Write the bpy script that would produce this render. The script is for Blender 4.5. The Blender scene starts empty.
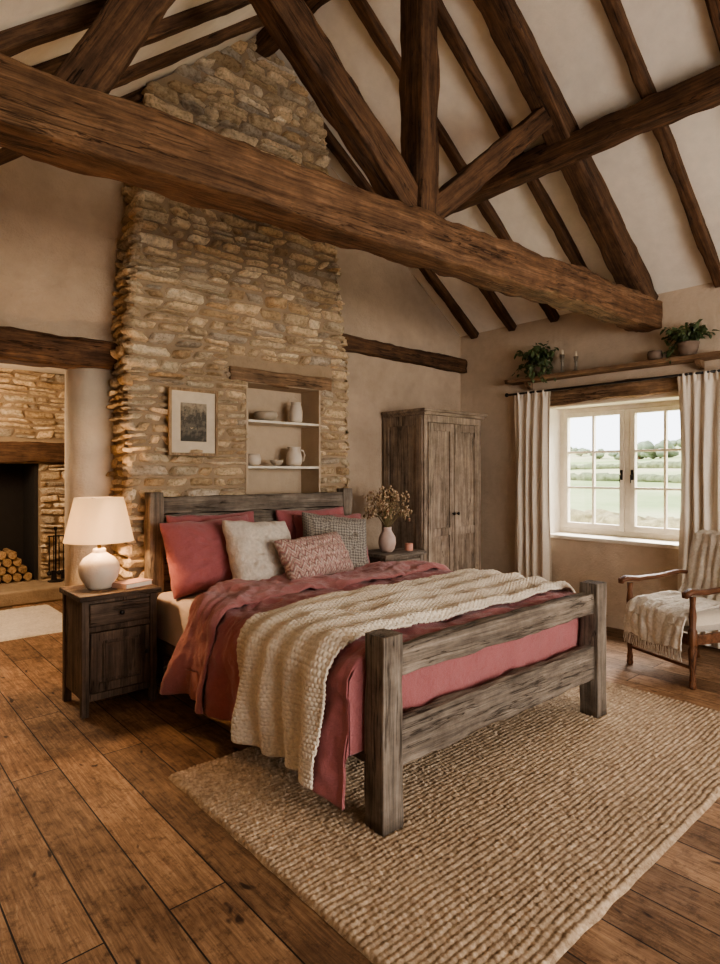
import bpy, math, random
from mathutils import Vector, Matrix, noise
random.seed(7)
scene=bpy.context.scene
COL=scene.collection
pi=math.pi
def nz(x,y=0,z=0): return noise.noise(Vector((x,y,z)))
def lerp(a,b,t): return a+(b-a)*t

# ------------------------------------------------------------------ materials
class NT:
    def __init__(s,name):
        s.m=bpy.data.materials.new(name); s.m.use_nodes=True
        s.t=s.m.node_tree; s.t.nodes.clear()
        s.out=s.t.nodes.new('ShaderNodeOutputMaterial')
        s.b=s.t.nodes.new('ShaderNodeBsdfPrincipled')
        s.t.links.new(s.b.outputs[0],s.out.inputs[0])
    def n(s,typ,**k):
        x=s.t.nodes.new('ShaderNode'+typ)
        for a,v in k.items(): setattr(x,a,v)
        return x
    def l(s,a,b): s.t.links.new(a,b)
    def noise(s,vec,scale,detail=4,rough=.55,dist=0):
        x=s.n('TexNoise'); x.inputs['Scale'].default_value=scale; x.inputs['Detail'].default_value=detail
        x.inputs['Roughness'].default_value=rough; x.inputs['Distortion'].default_value=dist
        if vec is not None: s.l(vec,x.inputs['Vector'])
        return x.outputs['Fac']
    def ramp(s,fac,stops):
        r=s.n('ValToRGB'); e=r.color_ramp.elements
        while len(e)<len(stops): e.new(.5)
        for i,(p,c) in enumerate(stops):
            e[i].position=p; e[i].color=(*c,1) if len(c)==3 else c
        s.l(fac,r.inputs[0]); return r.outputs[0]
    def mix(s,fac,a,b,mode='MIX'):
        m=s.n('Mix'); m.data_type='RGBA'; m.blend_type=mode
        for i,v in ((0,fac),(6,a),(7,b)):
            if isinstance(v,(int,float)): m.inputs[i].default_value=v
            elif isinstance(v,tuple): m.inputs[i].default_value=(*v,1)
            else: s.l(v,m.inputs[i])
        return m.outputs[2]
    def math(s,op,a,b=0.0):
        m=s.n('Math',operation=op)
        for i,v in ((0,a),(1,b)):
            if isinstance(v,(int,float)): m.inputs[i].default_value=v
            else: s.l(v,m.inputs[i])
        return m.outputs[0]
    def bump(s,h,strength=.3,dist=.01,normal=None):
        b=s.n('Bump'); b.inputs['Strength'].default_value=strength; b.inputs['Distance'].default_value=dist
        s.l(h,b.inputs['Height'])
        if normal is not None: s.l(normal,b.inputs['Normal'])
        s.l(b.outputs[0],s.b.inputs['Normal']); return b.outputs[0]
    def coord(s,which='Object',scale=(1,1,1),rot=(0,0,0),rnd=False):
        t=s.n('TexCoord'); v=t.outputs[which]
        if rnd:
            oi=s.n('ObjectInfo'); mu=s.math('MULTIPLY',oi.outputs['Random'],37.0)
            va=s.n('VectorMath',operation='ADD'); s.l(v,va.inputs[0]); s.l(mu,va.inputs[1]); v=va.outputs[0]
        mp=s.n('Mapping'); mp.inputs['Scale'].default_value=scale; mp.inputs['Rotation'].default_value=rot
        s.l(v,mp.inputs[0]); return mp.outputs[0]
    def base(s,c):
        if isinstance(c,tuple): s.b.inputs['Base Color'].default_value=(*c,1)
        else: s.l(c,s.b.inputs['Base Color'])
    def rough(s,r):
        if isinstance(r,(int,float)): s.b.inputs['Roughness'].default_value=r
        else: s.l(r,s.b.inputs['Roughness'])

WOODC={ # dark, mid, light, roughness, grain contrast
 'beam':((.030,.015,.008),(.100,.052,.027),(.19,.105,.056),.7,.7),
 'beamlight':((.050,.025,.013),(.155,.083,.043),(.29,.170,.096),.7,.65),
 'bed':((.075,.060,.047),(.185,.150,.118),(.32,.270,.218),.8,.55),
 'dark':((.030,.020,.014),(.100,.068,.047),(.19,.135,.095),.65,.6),
 'ward':((.13,.097,.071),(.29,.225,.170),(.43,.35,.27),.75,.5),
 'chair':((.05,.02,.010),(.14,.060,.030),(.24,.12,.065),.4,.5),
 'frame':((.16,.10,.05),(.30,.20,.11),(.42,.30,.19),.5,.5),
 'shelfw':((.09,.05,.028),(.22,.135,.077),(.35,.225,.14),.7,.6),
 'log':((.14,.08,.035),(.42,.27,.14),(.6,.43,.25),.8,.6),
}
_w={}
def wood(key,axis=0):
    if (key,axis) in _w: return _w[(key,axis)]
    c1,c2,c3,r,gc=WOODC[key]; N=NT('wood_%s_%d'%(key,axis))
    def sc(a,b): 
        v=[a,a,a]; v[axis]=b; return tuple(v)
    co=N.coord('Object',sc(20,1.1),rnd=True)
    g=N.noise(co,1.5,8,.65,.4)
    co2=N.coord('Object',sc(80,2.6),rnd=True)
    f=N.noise(co2,1.4,5,.75,.2)
    co3=N.coord('Object',(1,1,1),rnd=True)
    p=N.noise(co3,5.5,7,.68)
    col=N.ramp(g,[(.25,c1),(.5,c2),(.78,c3)])
    ff=N.ramp(f,[(.34,(.32,.32,.32)),(.52,(1,1,1)),(.68,(1.35,1.33,1.3))])
    col=N.mix(gc,col,ff,'MULTIPLY')
    pp=N.ramp(p,[(.3,(.62,.59,.57)),(.52,(1,1,1)),(.72,(1.4,1.37,1.32))])
    col=N.mix(1.0,col,pp,'MULTIPLY')
    cracks=None
    for (a,b,mid,wd) in ((9,.45,.47,.010),(16,.8,.53,.012)):
        ck=N.noise(N.coord('Object',sc(a,b),rnd=True),1.0,4,.55,.3)
        cm=N.math('ABSOLUTE',N.math('SUBTRACT',ck,mid))
        br=N.noise(N.coord('Object',sc(5,1.3),rnd=True),1.0,2,.5)
        cm=N.math('ADD',cm,N.math('MULTIPLY',N.math('MAXIMUM',N.math('SUBTRACT',br,.48),0.0),.45))
        c=N.ramp(cm,[(0.0,(.12,.10,.09)),(wd,(1,1,1))])
        cracks=c if cracks is None else N.mix(1,cracks,c,'MULTIPLY')
    col=N.mix(.8,col,cracks,'MULTIPLY')
    N.base(col); N.rough(r)
    h=N.math('ADD',N.math('MULTIPLY',f,.6),N.math('MULTIPLY',p,1.0))
    h=N.math('ADD',h,N.math('MULTIPLY',cracks,1.4))
    N.bump(h,.65,.007)
    N.b.inputs['Specular IOR Level'].default_value=.25
    _w[(key,axis)]=N.m; return N.m

def plaster(name,c,var=.16,rough=.9,sc=1.3,bs=.35):
    N=NT(name); co=N.coord('Object')
    a=N.noise(co,sc,7,.6,.4); b=N.noise(co,9,5,.6)
    lo=tuple(x*(1-var) for x in c); hi=tuple(min(1,x*(1+var)) for x in c)
    col=N.ramp(a,[(.3,lo),(.7,hi)])
    col=N.mix(.3,col,N.ramp(b,[(.3,tuple(x*.78 for x in c)),(.7,tuple(min(1,x*1.15) for x in c))]))
    N.base(col); N.rough(rough); N.b.inputs['Specular IOR Level'].default_value=.2
    h=N.math('ADD',N.math('MULTIPLY',N.noise(co,5,7,.65),1.0),N.math('MULTIPLY',N.noise(co,50,5,.65),.25))
    N.bump(h,bs,.045); return N.m
def fabric(name,c,var=.12,weave=420,bs=.25,sheen=.3,rough=.9,patch=5,crease=2.2):
    N=NT(name); co=N.coord('Object')
    a=N.noise(co,patch,5,.6); b=N.noise(co,weave*.5,2,.5)
    col=N.ramp(a,[(.3,tuple(x*(1-var) for x in c)),(.7,tuple(min(1,x*(1+var)) for x in c))])
    col=N.mix(.35,col,N.ramp(b,[(.35,tuple(x*.7 for x in c)),(.65,tuple(min(1,x*1.25) for x in c))]))
    N.base(col); N.rough(rough)
    N.b.inputs['Sheen Weight'].default_value=sheen
    h=N.math('ADD',N.math('MULTIPLY',N.noise(co,weave,2,.5),.5),N.math('MULTIPLY',N.noise(co,16,6,.62,.8),crease))
    N.bump(h,bs,.010); return N.m
def plain(name,c,rough=.5,metal=0,bump=0,bsc=30,var=.1):
    N=NT(name); co=N.coord('Object')
    a=N.noise(co,bsc*.3,4,.6)
    N.base(N.ramp(a,[(.3,tuple(x*(1-var) for x in c)),(.7,tuple(min(1,x*(1+var)) for x in c))]))
    N.rough(rough); N.b.inputs['Metallic'].default_value=metal
    if bump: N.bump(N.noise(co,bsc,5,.6),bump,.01)
    return N.m

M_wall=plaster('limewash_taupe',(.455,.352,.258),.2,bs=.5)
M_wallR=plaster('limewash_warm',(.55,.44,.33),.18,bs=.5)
M_ceil=plaster('ceiling_plaster',(.76,.69,.59),.05,.9,1.0,.25)
M_jamb=plaster('cream_plaster',(.72,.60,.46),.08)
M_niche=plaster('niche_plaster',(.50,.39,.28),.08)
M_reveal=plaster('white_reveal',(.72,.65,.55),.05)
M_white=plain('cream_paint',(.72,.65,.54),.5)
M_mortar=plaster('lime_mortar',(.34,.25,.165),.2,.95,6,.6)
def stone_mat():
    N=NT('limestone'); at=N.n('Attribute',attribute_name='stone_col')
    co=N.coord('Object')
    a=N.noise(co,9,7,.7); b=N.noise(co,34,6,.72)
    col=N.mix(1.0,at.outputs['Color'],N.ramp(a,[(.25,(.68,.62,.55)),(.5,(.98,.97,.95)),(.75,(1.2,1.19,1.16))]),'MULTIPLY')
    col=N.mix(.75,col,N.ramp(b,[(.34,(.45,.40,.34)),(.5,(1,1,1)),(.68,(1.22,1.22,1.22))]),'MULTIPLY')
    N.base(col); N.rough(.95); N.b.inputs['Specular IOR Level'].default_value=.15
    h=N.math('ADD',a,N.math('MULTIPLY',b,.8)); N.bump(h,.9,.035); return N.m
M_stone=stone_mat()
def floor_mat():
    N=NT('oak_floorboards'); tc=N.n('TexCoord')
    mp=N.n('Mapping'); mp.inputs['Rotation'].default_value=(0,0,pi/2); N.l(tc.outputs['Object'],mp.inputs[0])
    br=N.n('TexBrick'); br.offset=.37; br.offset_frequency=2
    br.inputs['Scale'].default_value=1; br.inputs['Brick Width'].default_value=2.1; br.inputs['Row Height'].default_value=.215
    br.inputs['Mortar Size'].default_value=.0032; br.inputs['Mortar Smooth'].default_value=.15
    br.inputs['Color1'].default_value=(0,0,0,1); br.inputs['Color2'].default_value=(1,1,1,1); br.inputs['Mortar'].default_value=(.5,.5,.5,1)
    N.l(mp.outputs[0],br.inputs['Vector'])
    g=br.outputs['Color']; ms=br.outputs['Fac']
    sx=N.n('VectorMath',operation='MULTIPLY'); N.l(g,sx.inputs[0]); sx.inputs[1].default_value=(31,17,9)
    ad=N.n('VectorMath',operation='ADD'); N.l(mp.outputs[0],ad.inputs[0]); N.l(sx.outputs[0],ad.inputs[1])
    def m(sc):
        q=N.n('Mapping'); q.inputs['Scale'].default_value=sc; N.l(ad.outputs[0],q.inputs[0]); return q.outputs[0]
    gr=N.noise(m((1.4,13,1)),1.5,10,.7,2.4)
    fi=N.noise(m((4,90,1)),1.3,6,.75)
    kn=N.noise(m((4.5,10,1)),1.5,2,.5,.3)
    wr=N.noise(mp.outputs[0],2.6,8,.7)
    wb=N.noise(mp.outputs[0],17,7,.75)
    col=N.ramp(gr,[(.25,(.115,.060,.031)),(.5,(.275,.160,.088)),(.78,(.42,.27,.16))])
    col=N.mix(1,col,N.ramp(g,[(0,(.66,.64,.62)),(.5,(1,1,1)),(1,(1.32,1.32,1.31))]),'MULTIPLY')
    col=N.mix(.85,col,N.ramp(fi,[(.35,(.55,.52,.5)),(.6,(1.15,1.15,1.15))]),'MULTIPLY')
    col=N.mix(1,col,N.ramp(kn,[(.25,(.16,.12,.10)),(.31,(1,1,1))]),'MULTIPLY')
    col=N.mix(1,col,N.ramp(wr,[(.32,(.50,.46,.43)),(.55,(1.02,1.02,1.02)),(.72,(1.3,1.3,1.3))]),'MULTIPLY')
    col=N.mix(.75,col,N.ramp(wb,[(.36,(.40,.36,.33)),(.5,(1.05,1.05,1.05))]),'MULTIPLY')
    col=N.mix(ms,col,(.014,.008,.005))
    N.base(col)
    N.rough(N.ramp(wr,[(.3,(.72,.72,.72)),(.7,(.54,.54,.54))])); N.b.inputs['Specular IOR Level'].default_value=.32
    h=N.math('SUBTRACT',N.math('ADD',N.math('ADD',N.math('MULTIPLY',fi,.2),N.math('MULTIPLY',wr,.7)),N.math('MULTIPLY',wb,.25)),ms)
    N.bump(h,.75,.008); return N.m
M_floor=floor_mat()
M_duvet=fabric('rose_linen',(.335,.112,.112),.10,380,.5,.25)
M_duvetL=fabric('rose_linen_reverse',(.385,.150,.145),.10,380,.5,.25)
M_sheet=fabric('ivory_sheet',(.60,.49,.42),.05)
M_pinkp=fabric('rose_pillow',(.345,.105,.108),.12,380,.5,.25)
M_knit=fabric('cream_knit',(.70,.605,.48),.08,160,.3,.2)
M_cream=fabric('cream_boucle',(.62,.54,.45),.14,90,1.0,.2)
M_curt=fabric('curtain_linen',(.66,.58,.475),.05,350,.2)
M_ivy=plain('leaf_green',(.075,.105,.04),.5,0,0,20,.45)
M_terr=plain('aged_clay',(.18,.125,.09),.85,0,.3)
M_cer=plain('cream_ceramic',(.60,.51,.41),.5,0,.25,14)
M_cer2=plain('stoneware_grey',(.40,.33,.25),.55,0,.25,18)
M_iron=plain('blackened_iron',(.03,.026,.024),.45,.6)
M_brass=plain('aged_brass',(.20,.14,.07),.4,.9)
M_soot=plain('sooty_brick',(.03,.023,.018),.95,0,.5)
def jute():
    N=NT('jute'); co=N.coord('Object')
    a=N.noise(co,45,5,.75); b=N.noise(co,1.7,4,.5); v=N.n('TexVoronoi'); v.inputs['Scale'].default_value=42; N.l(co,v.inputs['Vector'])
    c=N.ramp(a,[(.3,(.24,.165,.108)),(.52,(.44,.335,.235)),(.72,(.60,.48,.36))])
    c=N.mix(.5,c,N.ramp(v.outputs['Color'],[(0,(.48,.44,.40)),(1,(1.35,1.33,1.3))]),'MULTIPLY')
    c=N.mix(1,c,N.ramp(b,[(.3,(.85,.83,.81)),(.7,(1.08,1.08,1.08))]),'MULTIPLY')
    N.base(c); N.rough(.95); N.b.inputs['Specular IOR Level'].default_value=.15
    N.bump(N.noise(co,300,3,.6),.5,.003); return N.m
M_jute=jute()
def kilim():
    N=NT('kilim_rose_cream'); co=N.coord('Generated')
    mp=N.n('Mapping'); mp.inputs['Scale'].default_value=(12,1,5); N.l(co,mp.inputs[0])
    sp=N.n('SeparateXYZ'); N.l(mp.outputs[0],sp.inputs[0])
    zx=N.math('PINGPONG',sp.outputs[0],.5); z=N.math('ADD',sp.outputs[2],N.math('MULTIPLY',zx,1.4))
    f=N.math('FRACT',z)
    n2=N.noise(N.coord('Object'),70,5,.75)
    c=N.ramp(f,[(0,(.32,.12,.115)),(.28,(.52,.40,.33)),(.5,(.36,.19,.175)),(.72,(.58,.48,.40)),(.9,(.27,.17,.155))])
    c=N.mix(.85,c,N.ramp(n2,[(.38,(.45,.41,.39)),(.6,(1.28,1.28,1.28))]),'MULTIPLY')
    N.base(c); N.rough(.95); N.bump(N.math('ADD',n2,f),.5,.004); return N.m
def greyweave():
    N=NT('grey_woven'); co=N.coord('Object',(1,1,1),(0,pi/4,0))
    ch=N.n('TexChecker'); ch.inputs['Scale'].default_value=62; ch.inputs[1].default_value=(.38,.34,.29,1); ch.inputs[2].default_value=(.17,.15,.13,1); N.l(co,ch.inputs[0])
    n2=N.noise(co,180,3,.6)
    N.base(N.mix(.5,ch.outputs[0],N.ramp(n2,[(.3,(.5,.5,.5)),(.7,(1.3,1.3,1.3))]),'MULTIPLY')); N.rough(.95)
    N.bump(N.math('ADD',n2,ch.outputs[1]),.6,.005); return N.m
M_kilim=kilim(); M_grey=greyweave()
M_throw=fabric('oatmeal_wool',(.60,.53,.44),.14,120,.8,.2,patch=14)
M_upl=fabric('oat_upholstery',(.54,.46,.36),.08)
def shade_mat():
    N=NT('linen_shade'); co=N.coord('Object')
    w=N.noise(co,200,3,.6)
    tr=N.n('BsdfTranslucent'); tr.inputs[0].default_value=(.92,.82,.66,1)
    N.base(N.ramp(w,[(.3,(.66,.57,.46)),(.7,(.80,.72,.60))])); N.rough(.9)
    N.b.inputs['Emission Color'].default_value=(1,.66,.36,1); N.b.inputs['Emission Strength'].default_value=.4
    mx=N.n('MixShader'); mx.inputs[0].default_value=.42
    N.l(N.b.outputs[0],mx.inputs[1]); N.l(tr.outputs[0],mx.inputs[2]); N.l(mx.outputs[0],N.out.inputs[0]); return N.m
M_shade=shade_mat()
def glass_mat():
    N=NT('window_glass'); t=N.n('BsdfTransparent'); g=N.n('BsdfGlossy'); g.inputs['Roughness'].default_value=.03
    mx=N.n('MixShader'); mx.inputs[0].default_value=.04
    N.l(t.outputs[0],mx.inputs[1]); N.l(g.outputs[0],mx.inputs[2]); N.l(mx.outputs[0],N.out.inputs[0]); return N.m
M_glass=glass_mat()

# ------------------------------------------------------------------ mesh helpers
def wm(o):
    return (wm(o.parent)@o.matrix_parent_inverse@o.matrix_basis) if o.parent else o.matrix_basis.copy()
def setparent(o,p):
    if p is not None:
        o.parent=p; o.matrix_parent_inverse=wm(p).inverted()
def empty(name,loc,label=None,cat=None,parent=None,**k):
    e=bpy.data.objects.new(name,None); e.empty_display_size=.1; e.location=loc; COL.objects.link(e)
    setparent(e,parent)
    if label: e['label']=label
    if cat: e['category']=cat
    for a,b in k.items(): e[a]=b
    return e
class MB:
    def __init__(s): s.v=[]; s.f=[]
    def add(s,vs,fs,M=None):
        o=len(s.v)
        s.v+= [tuple(M@Vector(p)) for p in vs] if M else [tuple(p) for p in vs]
        s.f+= [tuple(i+o for i in f) for f in fs]; return s
    def box(s,x0,x1,y0,y1,z0,z1,M=None):
        vs=[(x,y,z) for z in (z0,z1) for y in (y0,y1) for x in (x0,x1)]
        return s.add(vs,[(0,2,3,1),(4,5,7,6),(0,1,5,4),(2,6,7,3),(0,4,6,2),(1,3,7,5)],M)
    def prism(s,poly,y0,y1): # poly in xz
        n=len(poly); vs=[(x,y0,z) for x,z in poly]+[(x,y1,z) for x,z in poly]
        fs=[tuple(range(n)),tuple(range(2*n-1,n-1,-1))]+[(i,i+n,(i+1)%n+n,(i+1)%n) for i in range(n)]
        return s.add(vs,fs)
    def lathe(s,prof,c=(0,0,0),seg=28,M=None,cap=True,wob=0):
        vs=[];n=len(prof)
        for r,z in prof:
            for k in range(seg):
                a=2*pi*k/seg; rr=r*(1+wob*nz(math.cos(a)*1.5,math.sin(a)*1.5,z*9+c[0]*5))
                vs.append((c[0]+rr*math.cos(a),c[1]+rr*math.sin(a),c[2]+z))
        fs=[(i*seg+k,i*seg+(k+1)%seg,(i+1)*seg+(k+1)%seg,(i+1)*seg+k) for i in range(n-1) for k in range(seg)]
        if cap: fs+=[tuple(range(seg-1,-1,-1)),tuple((n-1)*seg+k for k in range(seg))]
        return s.add(vs,fs,M)
    def tube(s,pts,rads,seg=8,sy=1.0,up=(0,0,1),M=None):
        pts=[Vector(p) for p in pts]; n=len(pts); up=Vector(up)
        if isinstance(rads,(int,float)): rads=[rads]*n
        vs=[]
        for i,p in enumerate(pts):
            t=(pts[min(i+1,n-1)]-pts[max(i-1,0)]).normalized()
            sd=t.cross(up)
            if sd.length<.05: sd=t.cross(Vector((0,1,0)))
            sd.normalize(); nn=sd.cross(t)
            for k in range(seg):
                a=2*pi*k/seg; vs.append(p+sd*(math.cos(a)*rads[i])+nn*(math.sin(a)*rads[i]*sy))
        fs=[(i*seg+k,i*seg+(k+1)%seg,(i+1)*seg+(k+1)%seg,(i+1)*seg+k) for i in range(n-1) for k in range(seg)]
        fs+=[tuple(range(seg-1,-1,-1)),tuple((n-1)*seg+k for k in range(seg))]
        return s.add(vs,fs,M)
    def blob(s,c,r,seg=12,rings=8,sc=(1,1,1),amp=0,fr=2.0,M=None):
        vs=[];
        for i in range(rings+1):
            th=pi*i/rings
            for k in range(seg):
                a=2*pi*k/seg; d=Vector((math.sin(th)*math.cos(a),math.sin(th)*math.sin(a),math.cos(th)))
                q=r*(1+amp*noise.noise(d*fr+Vector(c)*3.1))
                vs.append((c[0]+d.x*q*sc[0],c[1]+d.y*q*sc[1],c[2]+d.z*q*sc[2]))
        fs=[(i*seg+k,(i+1)*seg+k,(i+1)*seg+(k+1)%seg,i*seg+(k+1)%seg) for i in range(rings) for k in range(seg)]
        return s.add(vs,fs,M)
    def grid(s,nu,nv,fn,M=None):
        vs=[fn(i/(nu-1),j/(nv-1)) for j in range(nv) for i in range(nu)]
        fs=[(j*nu+i,j*nu+i+1,(j+1)*nu+i+1,(j+1)*nu+i) for j in range(nv-1) for i in range(nu-1)]
        return s.add(vs,fs,M)
    def obj(s,name,mat,parent=None,smooth=False,bevel=0,origin=None,label=None,cat=None,matrix=None,solid=0,sub=0,auto=None,**k):
        me=bpy.data.meshes.new(name)
        if matrix is None:
            xs=[p[0] for p in s.v]; ys=[p[1] for p in s.v]; zs=[p[2] for p in s.v]
            o=Vector(origin) if origin else Vector(((min(xs)+max(xs))/2,(min(ys)+max(ys))/2,min(zs)))
            me.from_pydata([(p[0]-o.x,p[1]-o.y,p[2]-o.z) for p in s.v],[],s.f); mt=Matrix.Translation(o)
        else:
            me.from_pydata(s.v,[],s.f); mt=matrix
        me.validate(); me.update()
        ob=bpy.data.objects.new(name,me); COL.objects.link(ob); ob.matrix_basis=mt
        if mat: me.materials.append(mat)
        if smooth: me.polygons.foreach_set('use_smooth',[True]*len(me.polygons))
        setparent(ob,parent)
        if solid:
            m=ob.modifiers.new('s','SOLIDIFY'); m.thickness=solid; m.offset=0
        if bevel:
            m=ob.modifiers.new('b','BEVEL'); m.width=bevel; m.segments=2; m.limit_method='ANGLE'
        if sub:
            m=ob.modifiers.new('u','SUBSURF'); m.levels=sub; m.render_levels=sub
        if label: ob['label']=label
        if cat: ob['category']=cat
        for a,b in k.items(): ob[a]=b
        return ob
def box(name,x0,x1,y0,y1,z0,z1,mat,parent=None,bevel=.004,**k):
    if isinstance(mat,str):
        d=(x1-x0,y1-y0,z1-z0); mat=wood(mat,d.index(max(d)))
    return MB().box(x0,x1,y0,y1,z0,z1).obj(name,mat,parent,bevel=bevel,**k)
def hewn(name,p0,p1,w,h,key='beam',parent=None,up=(0,0,1),amp=.012,seed=None,rnd=.18,**k):
    p0=Vector(p0);p1=Vector(p1); L=(p1-p0).length; X=(p1-p0).normalized(); U=Vector(up)
    Y=U.cross(X)
    if Y.length<.05: Y=Vector((0,1,0)).cross(X)
    Y.normalize(); Z=X.cross(Y)
    mt=Matrix(((X.x,Y.x,Z.x,p0.x),(X.y,Y.y,Z.y,p0.y),(X.z,Y.z,Z.z,p0.z),(0,0,0,1)))
    sd=random.random()*50 if seed is None else seed
    base=[]
    q=rnd
    for (cx,cy,a0) in ((1,1,0),(-1,1,90),(-1,-1,180),(1,-1,270)):
        for a in (0,30,60,90):
            t=math.radians(a0+a); base.append(((cx*(1-q)+q*math.cos(t)),(cy*(1-q)+q*math.sin(t))))
        t=math.radians(a0+90); nx,ny=((cx*(1-q)+q*math.cos(t)),(cy*(1-q)+q*math.sin(t)))
        for fr in (.5,1,1.5):
            if a0 in (0,180): base.append((nx-cx*(1-q)*fr,ny))
            else: base.append((nx,ny-cy*(1-q)*fr))
    n=max(4,int(L/.05)); vs=[]; m=len(base)
    for i in range(n+1):
        x=L*i/n; oy=amp*.9*nz(x*.8,sd); oz=amp*.9*nz(x*.8,sd+9)
        sw=1+amp/w*1.2*nz(x*1.7,sd+3); sh=1+amp/h*1.2*nz(x*1.5,sd+6)
        for (a,b) in base:
            d=1+amp/w*(1.5*nz(x*4,a*1.5+sd,b*1.5)+.9*nz(x*9,a*4+sd,b*4))
            corner=abs(a)>.8 and abs(b)>.8
            if corner: d-=max(0,nz(x*6,sd+a*3,b*3))*amp/w*2.2
            vs.append((x,oy+a*w/2*sw*d,oz+b*h/2*sh*d))
    fs=[(i*m+k,i*m+(k+1)%m,(i+1)*m+(k+1)%m,(i+1)*m+k) for i in range(n) for k in range(m)]
    fs+=[tuple(range(m-1,-1,-1)),tuple(n*m+k for k in range(m))]
    B=MB(); B.v=vs; B.f=fs
    o=B.obj(name,wood(key,0),parent,matrix=mt,smooth=True,**k)
    o.data.polygons[-1].use_smooth=False; o.data.polygons[-2].use_smooth=False
    return o

# ------------------------------------------------------------------ room shell
XR,ZR,SR,SL=2.72,5.20,.69,.85
XW,YG,XL,YB=5.70,4.63,-.70,-2.3
def roofz(x): return ZR-SR*(x-XR) if x>XR else ZR-SL*(XR-x)
S=dict(kind='structure')
MB().box(-3.5,6.1,YB-.3,9.2,-.06,0).obj('floor',M_floor,label='wide worn oak floorboards',cat='floor',**S)
# ceilings
B=MB(); B.add([(XR,YB,ZR),(XW+.4,YB,roofz(XW+.4)),(XW+.4,YG+.35,roofz(XW+.4)),(XR,YG+.35,ZR),
  (XR,YB,ZR+.1),(XW+.4,YB,roofz(XW+.4)+.1),(XW+.4,YG+.35,roofz(XW+.4)+.1),(XR,YG+.35,ZR+.1)],[(0,1,2,3),(7,6,5,4),(0,4,5,1),(1,5,6,2),(2,6,7,3),(3,7,4,0)])
B.obj('ceiling',M_ceil,label='off-white sloping plaster ceiling',cat='ceiling',**S)
B=MB(); B.add([(XR,YB,ZR),(XL-.3,YB,roofz(XL-.3)),(XL-.3,YG+.35,roofz(XL-.3)),(XR,YG+.35,ZR),
  (XR,YB,ZR+.1),(XL-.3,YB,roofz(XL-.3)+.1),(XL-.3,YG+.35,roofz(XL-.3)+.1),(XR,YG+.35,ZR+.1)],[(3,2,1,0),(4,5,6,7),(1,5,4,0),(2,6,5,1),(3,7,6,2),(0,4,7,3)])
B.obj('ceiling',M_ceil,label='off-white sloping plaster ceiling',cat='ceiling',**S)
# gable wall
B=MB()
B.prism([(XL-.3,2.42),(1.7,2.42),(1.7,roofz(1.7)+.05),(XL-.3,roofz(XL-.3)+.05)],YG,YG+.35)
B.prism([(1.7,0),(XW,0),(XW,roofz(XW)+.05),(XR,ZR+.05),(1.7,roofz(1.7)+.05)],YG,YG+.35)
B.obj('wall_back',M_wall,label='taupe limewashed gable wall',cat='wall',**S)
# plaster jamb with rounded nose
B=MB(); prof=[]
for i in range(13):
    a=pi/2+pi*i/12; prof.append((1.46+.15*math.cos(a),4.80+.17*math.sin(a)))
prof=[(1.72,4.97)]+prof+[(1.72,4.63)]
n=len(prof); vs=[(x,y,0) for x,y in prof]+[(x,y,2.30) for x,y in prof]
B.add(vs,[(i,(i+1)%n,(i+1)%n+n,i+n) for i in range(n)]+[tuple(range(n-1,-1,-1)),tuple(range(n,2*n))])
o=B.obj('trim_1',M_jamb,smooth=True,label='rounded cream plaster jamb of the opening',cat='jamb',**S)
# window wall
oy0,oy1,oz0,oz1=1.98,3.48,.84,2.2
B=MB(); B.box(XW,XW+.4,YB,YG+.35,0,oz0).box(XW,XW+.4,YB,YG+.35,oz1,3.25).box(XW,XW+.4,YB,oy0,oz0,oz1).box(XW,XW+.4,oy1,YG+.35,oz0,oz1)
B.obj('wall_right',M_wallR,label='warm limewashed window wall',cat='wall',**S)
MB().box(XL-.3,XL,YB,YG+.35,0,roofz(XL)+.05).obj('wall_left',M_wall,label='taupe limewashed side wall',cat='wall',**S)
B=MB(); B.prism([(XL,0),(XW,0),(XW,.5),(XL,.5)],YB-.3,YB); B.prism([(XL,2.6),(XW,2.6),(XW,roofz(XW)+.05),(XR,ZR+.05),(XL,roofz(XL)+.05)],YB-.3,YB)
B.box(XL,.3,YB-.3,YB,.5,2.6).box(4.7,XW,YB-.3,YB,.5,2.6)  # opening added behind the camera to let the fill light in
B.obj('wall_front',M_wall,label='limewashed wall with a wide opening added for fill light',cat='wall',**S)
# adjoining room
MB().box(-3.5,3.4,YG+.35,9.2,2.75,2.85).obj('ceiling',M_ceil,label='low plaster ceiling of the adjoining room',cat='ceiling',**S)
MB().box(3.2,3.4,YG+.35,9.2,0,2.75).obj('wall_far_right',M_jamb,label='cream plaster side wall of the adjoining room',cat='wall',**S)
MB().box(-3.6,-3.4,YG+.35,9.2,0,2.75).obj('wall_far_left',M_jamb,label='cream plaster side wall of the adjoining room',cat='wall',**S)
MB().box(-3.5,XL-.3,YG+.1,YG+.35,0,2.75).obj('wall_far_front',M_jamb,label='cream plaster return wall',cat='wall',**S)
# window reveal lining + sill
B=MB(); B.box(XW+.01,XW+.3,oy1-.012,oy1+.01,oz0,oz1).box(XW+.01,XW+.3,oy0-.01,oy0+.012,oz0,oz1).box(XW+.01,XW+.3,oy0,oy1,oz1-.012,oz1+.01)
B.obj('trim_2',M_reveal,label='pale plaster window reveal',cat='window reveal',**S)
box('trim_3',XW-.045,XW+.3,oy0-.03,oy1+.03,oz0-.02,oz0+.018,M_white,bevel=.008,label='cream painted window sill board',cat='window sill',**S)
hewn('lintel_beam',(XW+.02,1.8,2.30),(XW+.02,3.72,2.285),.12,.15,'shelfw',amp=.02,label='rough oak lintel above the window',cat='lintel')
# baseboards
box('baseboard_right',XW-.02,XW,YB,YG,0,.12,M_wallR,bevel=.004,label='low painted baseboard under the window',cat='baseboard',**S)
box('baseboard_back',3.68,XW-.02,YG-.02,YG,0,.12,M_wall,bevel=.004,label='low painted baseboard',cat='baseboard',**S)

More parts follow.
